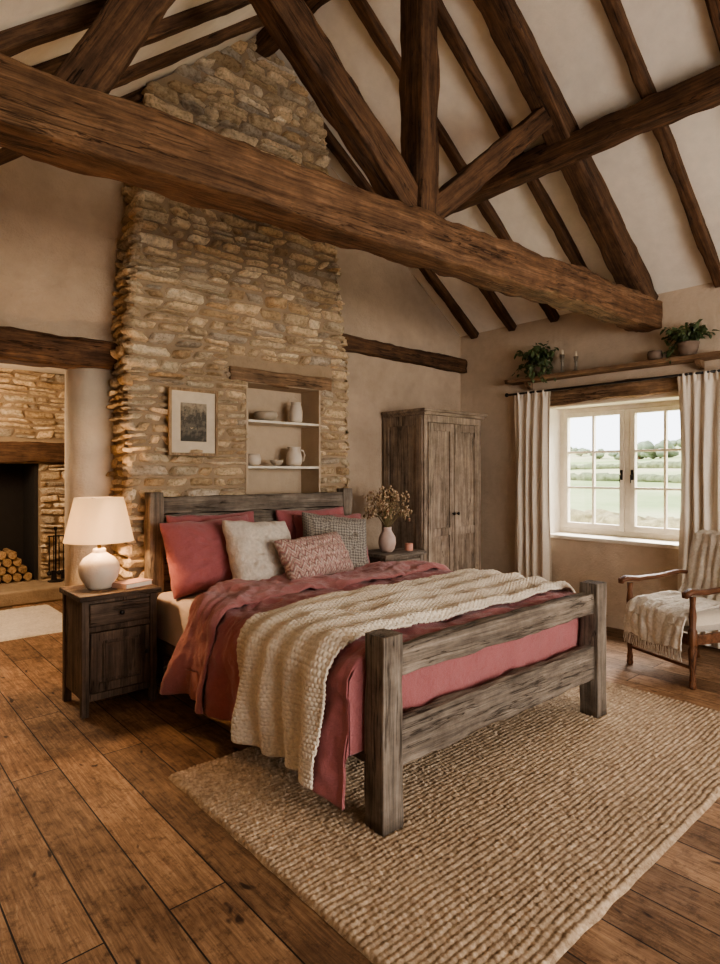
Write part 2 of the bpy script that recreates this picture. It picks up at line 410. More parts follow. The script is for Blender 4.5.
# window
def window():
    fx0,fx1=XW+.27,XW+.33
    B=MB()
    B.box(fx0,fx1,oy0+.012,oy0+.06,oz0+.02,oz1-.012).box(fx0,fx1,oy1-.06,oy1-.012,oz0+.02,oz1-.012)
    B.box(fx0,fx1,oy0+.06,oy1-.06,oz1-.06,oz1-.012).box(fx0,fx1,oy0+.06,oy1-.06,oz0+.02,oz0+.07)
    ym=(oy0+oy1)/2; B.box(fx0,fx1,ym-.03,ym+.03,oz0+.07,oz1-.06)
    W=B.obj('window_1',M_white,bevel=.004,label='cream painted two-light casement window with small panes',cat='window',**S)
    for a,b in ((oy0+.062,ym-.032),(ym+.032,oy1-.062)):
        z0,z1=oz0+.072,oz1-.062; x0,x1=fx0-.012,fx1-.015; C=MB()
        C.box(x0,x1,a,a+.045,z0,z1).box(x0,x1,b-.045,b,z0,z1).box(x0,x1,a+.045,b-.045,z0,z0+.06).box(x0,x1,a+.045,b-.045,z1-.045,z1)
        mid=(a+b)/2; C.box(x0+.008,x1-.008,mid-.011,mid+.011,z0+.06,z1-.045)
        for t in (1/3,2/3):
            zz=lerp(z0+.06,z1-.045,t); C.box(x0+.009,x1-.009,a+.045,b-.045,zz-.011,zz+.011)
        cs=C.obj('casement',M_white,W,bevel=.002)
        MB().box(x0+.022,x0+.026,a+.04,b-.04,z0+.05,z1-.04).obj('glass_pane',M_glass,cs)
        hy=b-.022 if a<ym-.1 and b<ym else a+.022
        H=MB(); H.box(x0-.008,x0,hy-.012,hy+.012,1.43,1.53); H.tube([(x0-.006,hy,1.48),(x0-.035,hy,1.48),(x0-.038,hy,1.40)],[.007,.007,.005],8)
        H.obj('handle',M_iron,cs,label='black iron casement handle')
window()

# ------------------------------------------------------------------ stonework
def stonewall(B,cols,U,V,O,W,u0f,u1f,z0,z1,skip,seed,hmin=.045,hmax=.110,depth=.055,maxz=None):
    """U dir, V up, W outward"""
    rnd=random.Random(seed); U=Vector(U);V=Vector(V);W=Vector(W);O=Vector(O)
    z=z0; hs=[]
    while z<z1:
        h=rnd.uniform(hmin,hmax); hs.append((z,min(h,z1-z+.001))); z+=h
    def bz(zz,u): return zz+.030*nz(u*1.6,zz*1.6,seed)+.012*nz(u*5,zz*4,seed)
    for (zb,h) in hs:
        a=u0f(zb)+rnd.uniform(-.03,.0); end=u1f(zb)+rnd.uniform(0,.02)
        while a<end-.02:
            w=min(rnd.choice([rnd.uniform(.08,.17),rnd.uniform(.14,.30),rnd.uniform(.2,.38)])*(.6+h*5.5),end-a)
            if end-(a+w)<.07: w=end-a
            b=a+w
            r=skip(a,b,zb,zb+h)
            if r=='x': parts=[]
            elif r: parts=r
            else: parts=[(a,b)]
            for (pa,pb) in parts:
                if pb-pa<.03: continue
                if maxz and zb+h/2>maxz((pa+pb)/2): continue
                subs=[(zb,h)]
                if h>.085 and rnd.random()<.35: 
                    q=rnd.uniform(.35,.65); subs=[(zb,h*q),(zb+h*q,h*(1-q))]
                for (sz,sh) in subs:
                    g=.005+rnd.uniform(0,.006); nu=max(6,int((pb-pa)/.020)); nv=7; d=depth*rnd.uniform(.3,1.2)
                    tl=rnd.uniform(-.6,.6); tv=rnd.uniform(-.6,.6)
                    sd=rnd.random()*90; sk=rnd.uniform(-.025,.025); rot=rnd.uniform(-.12,.12)*min(1,sh/(pb-pa))
                    pu=rnd.uniform(6,14); pv=rnd.uniform(4,9)
                    cj=[rnd.uniform(0,.36) for _ in range(4)]
                    cu=(pa+pb)/2
                    vs=[]
                    for j in range(nv):
                        for i in range(nu):
                            s=i/(nu-1)*2-1; t=j/(nv-1)*2-1
                            u=lerp(pa+g,pb-g,(s+1)/2)+sk*t
                            zz=lerp(bz(sz,u)+g,bz(sz+sh,u)-g,(t+1)/2)+(u-cu)*rot
                            q=cj[(0 if s<0 else 1)+(0 if t<0 else 2)]
                            e=max(0,abs(s)-.65)/.35; zz=lerp(zz,(bz(sz,u)+bz(sz+sh,u))/2,(q+.08)*e*e)
                            zz+=.005*nz(u*26,sd,t); u+=.006*nz(zz*26,sd+4,s)
                            pr=(1-abs(s)**pu)**.5*(1-abs(t)**pv)**.5
                            n_=nz(u*8+sd,zz*12,sd)*.6+abs(nz(u*18,zz*22,sd))*.7+nz(u*50,zz*55,sd)*.25
                            edge=i in(0,nu-1) or j in (0,nv-1)
                            dd=-.016 if edge else d*pr*(.85+n_+tl*s*.5+tv*t*.5)+.003
                            vs.append(O+U*u+V*zz+W*dd)
                    fs=[(j*nu+i,j*nu+i+1,(j+1)*nu+i+1,(j+1)*nu+i) for j in range(nv-1) for i in range(nu-1)]
                    B.add(vs,fs)
                    k=rnd.random(); br=rnd.uniform(.76,1.2)
                    c=(.67,.515,.345) if k<.5 else ((.75,.615,.445) if k<.76 else ((.56,.405,.25) if k<.88 else (.54,.45,.35)))
                    cols+= [tuple(min(.95,x*br) for x in c)]*len(vs)
            a=b
def putcol(ob,cols):
    at=ob.data.color_attributes.new('stone_col','FLOAT_COLOR','POINT')
    fl=[]
    for c in cols: fl+=[c[0],c[1],c[2],1]
    at.data.foreach_set('color',fl)
YF=4.335
def cl(z): return 1.585 if z<2.5 else 1.585+(z-2.5)*.09
def cr(z): return 3.66 if z<2.4 else 3.66-(z-2.4)*.13
CH=empty('chimney_breast',(2.6,YF,0),'full-height golden limestone rubble chimney breast with niche','chimney')
nx0,nx1,nz0,nz1=2.57,3.33,1.22,2.26
B=MB()
B.box(1.60,nx0,YF,YG,0,nz1+.0).box(nx1,3.645,YF,YG,0,nz1).box(nx0,nx1,YF,YG,0,nz0)
B.prism([(1.60,nz1),(3.645,nz1),(cr(4.4)-.02,4.4),(cr(4.4)-.02,roofz(cr(4.4))),(XR,ZR-.01),(cl(4.3)+.02,roofz(cl(4.3))),(cl(4.3)+.02,4.2)],YF,YG-.001)
B.obj('chimney_core',M_mortar,CH,label='lime mortar core')
B=MB(); cols=[]
def skipn(a,b,z0,z1):
    if z1>nz0+.0 and z0<nz1+.11:
        lo,hi=(nx0-.0,nx1+.0)
        if z0>nz1-.03: lo,hi=(2.40,3.46)
        if b>lo and a<hi:
            r=[]
            if a<lo-.03: r.append((a,lo))
            if b>hi+.03: r.append((hi,b))
            return r if r else 'x'
    return None
stonewall(B,cols,(1,0,0),(0,0,1),(0,YF,0),(0,-1,0),cl,cr,0,5.2,skipn,3,maxz=lambda u:roofz(u)-.02)
stonewall(B,cols,(0,-1,0),(0,0,1),(1.60,YG,0),(-1,0,0),lambda z:0,lambda z:.33,0,2.5,lambda *a:None,5,depth=.035)
n0=len(B.v)
stonewall(B,cols,(0,-1,0),(0,0,1),(0,YG,0),(-1,0,0),lambda z:0,lambda z:.33,2.5,4.35,lambda *a:None,8,depth=.035)
for i in range(n0,len(B.v)):
    p=B.v[i]; B.v[i]=(p[0]+cl(p[2])+.015,p[1],p[2])
n0=len(B.v)
stonewall(B,cols,(0,1,0),(0,0,1),(0,YF,0),(1,0,0),lambda z:-.02,lambda z:.29,0,4.5,lambda *a:None,9,depth=.035)
for i in range(n0,len(B.v)):
    p=B.v[i]; B.v[i]=(p[0]+cr(p[2])-.015,p[1],p[2])
o=B.obj('stone_facing',M_stone,CH,smooth=True); putcol(o,cols)
# niche plaster lining
B=MB(); B.box(nx0,nx1,YG-.03,YG-.005,nz0,nz1).box(nx0-.005,nx0+.012,YF-.01,YG-.01,nz0,nz1).box(nx1-.012,nx1+.005,YF-.01,YG-.01,nz0,nz1).box(nx0,nx1,YF-.01,YG-.01,nz1-.012,nz1+.005).box(nx0,nx1,YF-.01,YG-.01,nz0-.01,nz0+.012)
B.obj('niche_lining',M_niche,CH,label='beige plaster niche lining')
hewn('niche_lintel',(2.41,YF+.035,nz1+.055),(3.45,YF+.035,nz1+.045),.14,.11,'shelfw',CH,amp=.014,label='rough oak lintel over the niche')
for zz in (1.945,1.56):
    box('niche_shelf',nx0+.012,nx1-.012,YF-.01,YG-.03,zz-.022,zz,M_white,CH,bevel=.004,label='cream painted niche shelf')

# wall timbers
hewn('wall_timber',(3.62,YG-.03,2.80),(XW,YG-.03,2.785),.12,.155,'beam',amp=.014,label='dark oak timber set along the gable wall',cat='beam')
hewn('bressummer_beam',(XL,YG+.10,2.40),(1.66,YG+.10,2.385),.30,.21,'beam',amp=.02,label='heavy dark oak beam over the wide opening',cat='beam')

# ------------------------------------------------------------------ truss, rafters
TR=empty('roof_truss',(XR,2.57,2.8),'massive dark oak king post roof truss spanning the room','roof truss')
yc=lambda x:2.74-.0596*x
hewn('tie_beam',(-.02,yc(0)-.02,2.955),(5.74,yc(5.74),2.950),.235,.265,'beamlight',TR,amp=.020,rnd=.11)
hewn('king_post',(2.76,yc(2.76),3.04),(2.76,yc(2.76),5.08),.165,.19,'beam',TR,up=(0,1,0),amp=.012)
hewn('strut',(2.70,yc(2.7),3.12),(1.46,yc(1.4),4.20),.15,.19,'beam',TR,amp=.014)
hewn('strut',(2.82,yc(2.8)-.01,3.12),(4.08,yc(4)-.03,4.22),.13,.15,'beam',TR,amp=.012)
hewn('principal_rafter',(5.62,yc(5.6),3.04),(2.8,yc(2.8)-.12,roofz(2.8)+.05),.2,.21,'beam',TR,amp=.014)
hewn('principal_rafter',(.74,yc(.7),3.04),(1.26,yc(1.3),4.02),.17,.18,'beam',TR,amp=.012)
hewn('ridge_beam',(XR,YB,ZR-.1),(XR,YG,ZR-.1),.13,.18,'beam',amp=.01,label='dark oak ridge beam along the roof apex',cat='beam')
hewn('purlin',(4.24,YB,3.96),(4.24,YG,3.98),.17,.17,'beam',amp=.014,label='dark oak purlin under the sloping ceiling',cat='beam')
for y in (4.40,3.88,3.36,2.84,1.80,1.28,.76,.24,-.28,-.8,-1.32,-1.84):
    hewn('rafter',(XW-.01,y,roofz(XW)-.03),(XR+.04,y,ZR-.05),.085,.09,'beam',amp=.009,label='slim dark oak rafter on the white ceiling slope',cat='rafter',group='oak rafters')
for y in (4.45,3.9,3.36,2.9,2.2,1.6,1.0,.4,-.2,-.8,-1.4):
    hewn('rafter',(XL+.01,y,roofz(XL)-.03),(XR-.04,y,ZR-.05),.085,.09,'beam',amp=.009,label='slim dark oak rafter on the white ceiling slope',cat='rafter',group='oak rafters')

# ------------------------------------------------------------------ adjoining fireplace
FW=8.2
FP=empty('inglenook_fireplace',(1.2,FW,0),'rubble stone inglenook fireplace with oak beam and hearth','fireplace')
B=MB(); B.box(-3.4,.45,FW,8.95,0,2.75).box(1.94,3.2,FW,8.95,0,2.75).box(.45,1.94,FW,8.95,1.62,2.75)
B.obj('mortar_core',M_mortar,FP)
MB().box(.45,1.94,8.85,8.95,0,1.62).box(.45,.5,FW+.08,8.85,0,1.62).box(1.9,1.945,FW+.08,8.85,0,1.62).obj('firebox',M_soot,FP,label='soot-blackened firebox')
B=MB(); cols=[]
def skf(a,b,z0,z1):
    if z0<1.86 and b>.40 and a<2.0 :
        hi=1.94 if z0<1.6 else 2.25; lo=.45 if z0<1.6 else .2
        r=[]
        if a<lo-.03: r.append((a,lo))
        if b>hi+.03: r.append((hi,b))
        return r if r else 'x'
    return None
stonewall(B,cols,(1,0,0),(0,0,1),(0,FW,0),(0,-1,0),lambda z:-1.0,lambda z:3.2,0,2.75,skf,21,hmin=.07,hmax=.14)
o=B.obj('stone_facing',M_stone,FP,smooth=True); putcol(o,cols)
hewn('mantel_beam',(.2,FW-.03,1.75),(2.3,FW-.03,1.74),.22,.24,'beam',FP,amp=.02)
MB().box(.1,2.6,7.62,FW-.0,0,.17).box(.45,1.94,FW,8.86,0,.17).obj('hearth',M_mortar,FP,bevel=.02,label='raised stone hearth slab')
for rI,(nn,zz) in enumerate(((5,.225),(4,.32),(3,.415),(2,.505))):
    for i in range(nn):
        x=1.60+(i-(nn-1)/2)*.112; B=MB(); r=.052
        prof=[(r*.9,0),(r,.01),(r,.39),(r*.9,.4)]
        B.lathe(prof,seg=9,wob=.25,M=Matrix.Translation((x,FW+.02+random.uniform(0,.05),zz))@Matrix.Rotation(-pi/2,4,'X'))
        B.obj('firewood_log',wood('log',1),label='split firewood log stacked in the fireplace',cat='log',group='stacked firewood')
T=empty('fireplace_tools',(2.07,8.0,.17),'black iron companion set standing on the hearth','fireplace tools')
B=MB(); B.lathe([(.09,0),(.09,.015),(.015,.03),(.010,.05),(.010,.62),(.02,.64),(.02,.67)],(2.07,8.0,.17),16); B.box(1.98,2.16,7.99,8.01,.72,.735)
B.obj('stand',M_iron,T)
for i,dx in enumerate((-.08,-.03,.03,.08)):
    B=MB(); B.tube([(2.07+dx,7.97,.74),(2.07+dx,7.965,.30)],[.007,.006],6)
    if i%2: B.box(2.07+dx-.03,2.07+dx+.03,7.955,7.97,.20,.31)
    else: B.blob((2.07+dx,7.965,.28),.03,8,6)
    B.obj('fire_iron',M_iron,T)
def rug(name,x0,x1,y0,y1,mat,res,py,px,amp,label,z0=.012):
    nu=int((x1-x0)/res)+1; nv=int((y1-y0)/res)+1
    def fn(a,b):
        x=lerp(x0,x1,a);y=lerp(y0,y1,b)
        xw=x+.008*nz(x*6,y*6,3)+.002*nz(x*22,y*22,5); yw=y+.012*nz(x*4,y*4,9)+.002*nz(x*22,y*22,8)
        r=math.floor(yw/py); st=(r%2)*.5
        h=abs(math.sin(pi*yw/py))**.6*(.35+.65*abs(math.sin(pi*(xw/px+st)))**.7)
        h*=.8+.6*nz(math.floor(xw/px+st)*1.7+.3,r*2.3+.2)
        e=min(a*(x1-x0),(1-a)*(x1-x0),b*(y1-y0),(1-b)*(y1-y0)); k=min(1,e/.012)
        ex=.006*nz(y*9,1.1) if a in(0,1) else 0; ey=.006*nz(x*9,5.1) if b in (0,1) else 0
        return (x+ex,y+ey,.002+k*z0*.8+amp*h*k)
    B=MB(); B.grid(nu,nv,fn)
    return B.obj(name,mat,smooth=True,label=label,cat='rug',origin=((x0+x1)/2,(y0+y1)/2,0))
rug('area_rug',1.24,4.16,.98,2.84,M_jute,.0054,.026,.022,.0125,'large chunky woven natural jute rug under the bed')
rug('fireside_rug',-.3,1.85,6.1,7.45,M_cream,.02,.06,.06,.01,'pale cream woven rug in front of the fireplace')

# ------------------------------------------------------------------ bed
BED=empty('double_bed',(2.64,3.03,0),'weathered grey-brown oak bed with rose linen bedding','bed')
FY,HY=1.83,4.225
for nm,x,y,h,w in (('foot_post',1.745,FY,.825,.118),('foot_post',3.535,FY,.825,.118),('head_post',1.745,HY,1.36,.105),('head_post',3.535,HY,1.36,.105)):
    z0=.016 if y<2.9 else 0
    hewn(nm,(x,y,z0),(x,y,h),w,w,'bed',BED,up=(0,1,0),amp=.006,rnd=.10)
FB=empty('footboard',(2.64,FY,.24),parent=BED)
hewn('top_rail',(1.80,FY,.705),(3.48,FY,.70),.075,.125,'bed',FB,amp=.007,rnd=.10)
hewn('bottom_rail',(1.80,FY,.345),(3.48,FY,.34),.07,.20,'bed',FB,amp=.007,rnd=.10)
HB=empty('headboard',(2.64,HY,.4),parent=BED)
hewn('top_rail',(1.79,HY,1.265),(3.49,HY,1.265),.085,.12,'bed',HB,amp=.007,rnd=.10)
for i,z in enumerate((1.12,.955,.79,.625,.46)):
    hewn('headboard_plank',(1.79,HY+.008,z),(3.49,HY+.008,z),.035,.158,'bed',HB,amp=.004,rnd=.06)
for x in (1.745,3.535):
    hewn('side_rail',(x,1.87,.33),(x,HY-.04,.33),.045,.17,'bed',BED,amp=.005,rnd=.12)
box('bed_slats',1.77,3.51,1.9,4.17,.27,.30,'bed',BED)
B=MB(); B.box(1.72,3.55,1.93,4.165,.30,.655); o=B.obj('mattress',M_sheet,BED,bevel=.06,smooth=True,label='mattress with ivory fitted sheet'); o.modifiers[0].segments=6
XC,HWD,RR,ZT=2.64,1.02,.11,.705
def base_surf(s,y):
    sg=1 if s>0 else -1; a=abs(s); fl=HWD-RR
    if a<=fl: return XC+s,ZT,0,1,0
    a-=fl; al=RR*pi/2
    if a<al:
        t=a/RR; return XC+sg*(fl+RR*math.sin(t)),ZT-RR*(1-math.cos(t)),sg*math.sin(t),math.cos(t),RR*(1-math.cos(t))
    return XC+sg*(fl+RR),ZT-RR-(a-al),sg,0,RR+(a-al)
def wr(x,y,sc,seed): 
    n_=nz(x*sc,y*sc,seed); return 1-abs(n_)*2
def surf_point(s,y,off=0,seed=0,wamp=1,sidefold=1):
    x,z,nx_,nzz,dr=base_surf(s,y)
    puff=.026*nz(s*1.7,y*1.7,1)+.018*nz(s*4,y*3.5,2)*(.5+.5*wamp)
    q=min(1,max(0,(HWD-abs(s))/.25)); puff+=.022*q
    w=wamp*(.020*wr(s*1.0+.7*y,y*.8-.3*s,3.2,seed+4)+.014*wr(s*.6-1.2*y,y+s,5.1,seed+8)+.009*wr(s+.4*y,y*1.1-s*.5,10,seed+2)+.004*wr(s,y,19,seed+5)-.026)
    side=0
    if dr>RR*.5:
        k=min(1,(dr-RR*.5)/.35)
        side=sidefold*k*(.034*math.sin(y*13+2.5*nz(y*1.3,dr*1.2,seed))+.018*math.sin(y*29+3*nz(y*2,dr,seed)))+.022*k
    d=off+puff+w*(1 if nzz>.3 else .7)
    return x+nx_*(d+side),y,z+nzz*d
FOOT=1.945; R2=.035
def headshift(s,z):
    if abs(s)<.75: return 0
    k=min(1,(abs(s)-.75)/.25); return k*(-.20+.27*max(0,(ZT-.08-z)/.5))
def duvet(u,v,smax_l=1.50,smax_r=1.45,y_head=3.56,off=0,seed=0):
    s=lerp(-smax_l,smax_r,u)
    tot=(y_head-FOOT)+R2*pi/2+.38; t=v*tot
    if t<y_head-FOOT: y=y_head-t; dv=0; yo=y
    else:
        t2=t-(y_head-FOOT); y=FOOT
        if t2<R2*pi/2: an=t2/R2; yo=FOOT-R2*math.sin(an); dv=R2*(1-math.cos(an))
        else: yo=FOOT-R2; dv=R2+t2-R2*pi/2
    x,_,z=surf_point(s,y,off,seed)
    zt=min(z,ZT+.03-dv) if dv>0 else z
    if dv>0 and abs(s)<HWD-.1: yo+=.010*nz(s*8,zt*8)
    if dv==0: yo+=headshift(s,z)*max(0,1-(y_head-y)/.7)
    if z<.38:
        k=min(1,(.38-z)/.2); zt+=.06*nz(y*1.9,7.7)*k-.06*k*max(0,1-(y-FOOT)/.35)
    return (x,yo,max(zt,.06))
B=MB(); B.grid(300,250,lambda u,v:duvet(u,v)); B.obj('duvet',M_duvet,BED,smooth=True,solid=.014,label='crumpled rose linen duvet')
def foldover(u,v):
    s=lerp(-1.50,1.44,u); wob=.03*nz(s*1.6,2.2)
    y=lerp(3.10+wob-.10*max(0,abs(s)-1.0),3.60+.02*nz(s*2,8),v); e=min(v,1-v)*.5
    lift=.026*min(1,e/.05)**.5+.004
    x,yy,z=surf_point(s,y,.012+lift,6)
    yy+=headshift(s,z)*(.35+.65*v)
    if v>.93: z-=(v-.93)/.07*.05*(1 if abs(s)<HWD-.05 else 0)
    if z<.35: z+=.04*nz(y*3,3.3)
    return (x,yy,max(z,.10))
B=MB(); B.grid(280,80,foldover); B.obj('duvet_fold',M_duvetL,BED,smooth=True,solid=.018,label='turned-back paler rose edge of the duvet')

def throw(u,v):
    s=lerp(-1.50,1.42,u)
    ya=2.79+.05*nz(s*1.2,4)+.03*s; yb=2.02+.03*nz(s*1.5,9)
    y=lerp(yb,ya,v)
    fold=.5+.5*math.sin(v*2*pi*4.2+1.1*nz(s*1.1,v*2,5)+s*.9); fold=fold**1.3*.026
    e=min(v,1-v); fold*=min(1,e/.05)
    xs=(s+1.5)/.019; yv=(y)/.019
    r=math.floor(xs)
    kn=(abs(math.sin(pi*xs))**.7)*(.25+.75*abs(math.sin(pi*(yv+.5*(r%2)))))*.010
    x,yy,z=surf_point(s,y,.034+fold+kn,0,.45,1)
    if z<.3: z+=.03*nz(y*3,1.3)
    y2=y+ .02*nz(s*2.2,v*3)
    return (x,y2,max(z,.09))
B=MB(); B.grid(700,210,throw); B.obj('knitted_throw',M_knit,smooth=True,solid=.012,label='chunky cream knitted blanket draped across the bed foot',cat='blanket')

def pillow(name,w,h,t,loc,lean,yaw,roll,mat,label,cat='pillow',seed=1,pinch=.05,n=38,wrk=1.7):
    B=MB(); idx={}
    def P(i,j,sg):
        u=i/(n-1)*2-1; v=j/(n-1)*2-1
        x=w/2*u*(1-pinch*math.cos(v*pi/2)); z=h/2*v*(1-pinch*1.2*math.cos(u*pi/2))
        th=t/2*(max(0,(1-u*u))**.5*max(0,(1-v*v))**.5)**.72
        e=min(1,4*min(1-abs(u),1-abs(v)))
        th+=e*wrk*(.009*wr(u*1.4+v,v*1.3-u,1.6,seed+sg)+.008*wr(u*2-v*.5,v*2+u,2.1,seed+3*sg)+.004*nz(u*7,v*7,seed+sg*3))
        th*= (1-.12*v)
        return (x+.010*nz(v*3,seed),sg*th*-1,z+h/2+.014*nz(u*3,seed+4))
    for j in range(n):
        for i in range(n): idx[(i,j,1)]=len(B.v); B.v.append(P(i,j,1))
    for j in range(n):
        for i in range(n):
            if i in(0,n-1) or j in(0,n-1): idx[(i,j,-1)]=idx[(i,j,1)]
            else: idx[(i,j,-1)]=len(B.v); B.v.append(P(i,j,-1))
    for j in range(n-1):
        for i in range(n-1):
            B.f.append((idx[(i,j,1)],idx[(i+1,j,1)],idx[(i+1,j+1,1)],idx[(i,j+1,1)]))
            B.f.append((idx[(i,j,-1)],idx[(i,j+1,-1)],idx[(i+1,j+1,-1)],idx[(i+1,j,-1)]))
    m=Matrix.Translation(loc)@Matrix.Rotation(math.radians(yaw),4,'Z')@Matrix.Rotation(-math.radians(lean),4,'X')@Matrix.Rotation(math.radians(roll),4,'Y')
    return B.obj(name,mat,smooth=True,matrix=m,label=label,cat=cat,sub=1)
pillow('pillow',.74,.55,.18,(2.17,4.07,.66),9,0,0,M_pinkp,'plump rose linen pillow against the headboard',seed=2)
pillow('pillow',.74,.55,.18,(3.10,4.07,.66),9,0,0,M_pinkp,'plump rose linen pillow against the headboard',seed=5)
pillow('pillow',.74,.54,.22,(2.08,3.86,.66),18,4,-2,M_pinkp,'rose linen pillow leaning behind a cream cushion',seed=11)
pillow('pillow',.72,.52,.20,(3.17,3.88,.66),18,-3,2,M_pinkp,'rose linen pillow leaning behind the cushions',seed=14)
pillow('cushion',.60,.54,.22,(2.35,3.62,.66),24,10,4,M_cream,'square cream boucle cushion on the bed','cushion',seed=17)
pillow('cushion',.58,.52,.20,(2.98,3.66,.68),22,-14,8,M_grey,'square grey diamond-weave cushion','cushion',seed=19)
pillow('cushion',.66,.34,.18,(2.66,3.40,.745),30,8,-2,M_kilim,'rectangular rose and cream patterned lumbar cushion','cushion',seed=23)

# ------------------------------------------------------------------ nightstands
def nightstand(x0,x1,y0,y1,h,label,key='dark'):
    N=empty('nightstand',((x0+x1)/2,(y0+y1)/2,0),label,'nightstand')
    box('top',x0-.02,x1+.02,y0-.03,y1,h-.035,h,key,N,bevel=.006)
    lg=.045
    for lx in (x0,x1-lg):
        for ly in (y0,y1-lg): 
            box('leg',lx,lx+lg,ly,ly+lg,0,h-.035,key,N,bevel=.004)
    C=MB(); C.box(x0+.008,x0+.028,y0+lg,y1-lg,.10,h-.04).box(x1-.028,x1-.008,y0+lg,y1-lg,.10,h-.04).box(x0+lg,x1-lg,y1-.03,y1-.012,.10,h-.04).box(x0+lg,x1-lg,y0+.03,y1-.03,.11,.13)
    C.box(x0+lg,x1-lg,y0+.006,y0+.03,.09,.135).box(x0+lg,x1-lg,y0+.006,y0+.03,h-.235,h-.20).box(x0+lg,x1-lg,y0+.006,y0+.03,h-.06,h-.036)
    C.obj('body',wood(key,2),N,bevel=.003)
    D=box('drawer',x0+lg+.004,x1-lg-.004,y0-.002,y0+.3,h-.197,h-.063,key,N,bevel=.005)
    cx=(x0+x1)/2
    MB().lathe([(.006,0),(.006,.012),(.015,.02),(.015,.028),(.008,.034)],seg=14,M=Matrix.Translation((cx,y0-.002,h-.13))@Matrix.Rotation(pi/2,4,'X')).obj('knob',M_iron,D,smooth=True)
    a,b,c,d=x0+lg+.004,x1-lg-.004,.14,h-.24; s=.055
    E=MB(); E.box(a,a+s,y0,y0+.02,c,d).box(b-s,b,y0,y0+.02,c,d).box(a+s,b-s,y0,y0+.02,c,c+s).box(a+s,b-s,y0,y0+.02,d-s,d).box(a+s,b-s,y0+.009,y0+.017,c+s,d-s).box(a+s+.02,b-s-.02,y0+.005,y0+.012,c+s+.02,d-s-.02)
    DD=E.obj('door',wood(key,2),N,bevel=.003)
    MB().lathe([(.005,0),(.005,.012),(.013,.02),(.013,.026),(.006,.032)],seg=14,M=Matrix.Translation((b-.028,y0,(c+d)/2+.02))@Matrix.Rotation(pi/2,4,'X')).obj('knob',M_iron,DD,smooth=True)
    return N
nightstand(1.145,1.615,3.86,4.27,.75,'dark stained oak nightstand with drawer and panelled door')
nightstand(3.74,4.25,3.90,4.28,.76,'oak bedside cabinet holding dried flowers and a candle','bed')

# lamp
LX,LY=1.315,4.07
LP=empty('table_lamp',(LX,LY,.75),'cream ceramic table lamp with lit linen shade','lamp')
MB().lathe([(.075,0),(.08,.012),(.085,.02),(.115,.07),(.128,.115),(.122,.155),(.095,.195),(.05,.225),(.038,.235),(.04,.25),(.03,.258)],(LX,LY,.751),40,wob=.02).obj('lamp_base',M_cer,LP,smooth=True)
MB().lathe([(.012,0),(.012,.07),(.02,.075),(.02,.11)],(LX,LY,1.0),14).obj('lamp_stem',M_brass,LP,smooth=True)
B=MB(); B.lathe([(.215,0),(.15,.285),(.147,.285),(.212,0)],(LX,LY,1.055),48,cap=False)
o=B.obj('lamp_shade',M_shade,LP,smooth=True); 
Bb=MB(); Bb.tube([(LX-.148,LY,1.33),(LX+.148,LY,1.33)],.003,6); Bb.tube([(LX,LY-.148,1.33),(LX,LY+.148,1.33)],.003,6); Bb.tube([(LX,LY,1.1),(LX,LY,1.33)],.004,6); Bb.obj('shade_carrier',M_brass,LP)
# book
BK=empty('book',(1.50,3.98,.75),'closed cloth-bound book lying on the nightstand','book')
m=Matrix.Translation((1.50,3.98,.751))@Matrix.Rotation(math.radians(18),4,'Z')
M_cover=fabric('book_cloth',(.45,.26,.18),.05); M_page=plain('pages',(.7,.62,.5),.8)
MB().box(-.105,.105,-.07,.07,0,.004,m).box(-.105,.105,-.07,.07,.030,.034,m).box(-.108,-.103,-.07,.07,0,.034,m).obj('cover',M_cover,BK)
MB().box(-.102,.10,-.065,.065,.004,.030,m).obj('pages',M_page,BK)

# flowers + candle on far nightstand
VX=3.91
VS=empty('flower_vase',(VX,4.05,.76),'blush ceramic vase of dried flowers on the bedside cabinet','vase')
M_blush=plain('blush_ceramic',(.50,.37,.31),.5,0,.2)
MB().lathe([(.045,0),(.07,.03),(.084,.085),(.078,.14),(.048,.19),(.038,.215),(.046,.235),(.04,.235),(.032,.21)],(VX,4.05,.761),28).obj('vase',M_blush,VS,smooth=True)
St=MB(); Fl=MB(); rf=random.Random(4)
for i in range(75):
    a=rf.uniform(0,2*pi); sp=rf.uniform(.03,.30); hh=rf.uniform(.12,.38)*(1-.30*sp/.30)
    tip=Vector((VX+sp*math.cos(a),4.05+sp*math.sin(a)*.6,1.0+hh)); b0=Vector((VX,4.05,.97))
    mid=(tip+b0)/2+Vector((0,0,.05)); St.tube([b0,mid,tip],[.0024,.002,.0013],4)
    for q in range(rf.randint(3,8)):
        c=tip+Vector((rf.uniform(-.03,.03),rf.uniform(-.03,.03),rf.uniform(-.05,.03)))
        Fl.blob(c,rf.uniform(.006,.014),6,4,(1,1,rf.uniform(.8,1.6)))
St.obj('flower_stems',plain('dry_stem',(.20,.16,.08),.9),VS,kind='stuff')
Nf=NT('dried_flower'); g=Nf.noise(Nf.coord('Object'),35,2); Nf.base(Nf.ramp(g,[(.35,(.22,.10,.075)),(.48,(.26,.20,.11)),(.56,(.48,.34,.22)),(.68,(.64,.52,.38))])); Nf.rough(.95)
Fl.obj('dried_blossoms',Nf.m,VS,kind='stuff')
CD=empty('candle',(4.13,3.98,.76),'small pink pillar candle on the bedside cabinet','candle')
MB().lathe([(.035,0),(.038,.005),(.038,.07),(.030,.072),(.0,.066)],(4.13,3.98,.761),22).obj('wax',plain('pink_wax',(.60,.28,.20),.5),CD,smooth=False)
MB().tube([(4.13,3.98,.82),(4.131,3.98,.845)],.002,5).obj('wick',M_iron,CD)

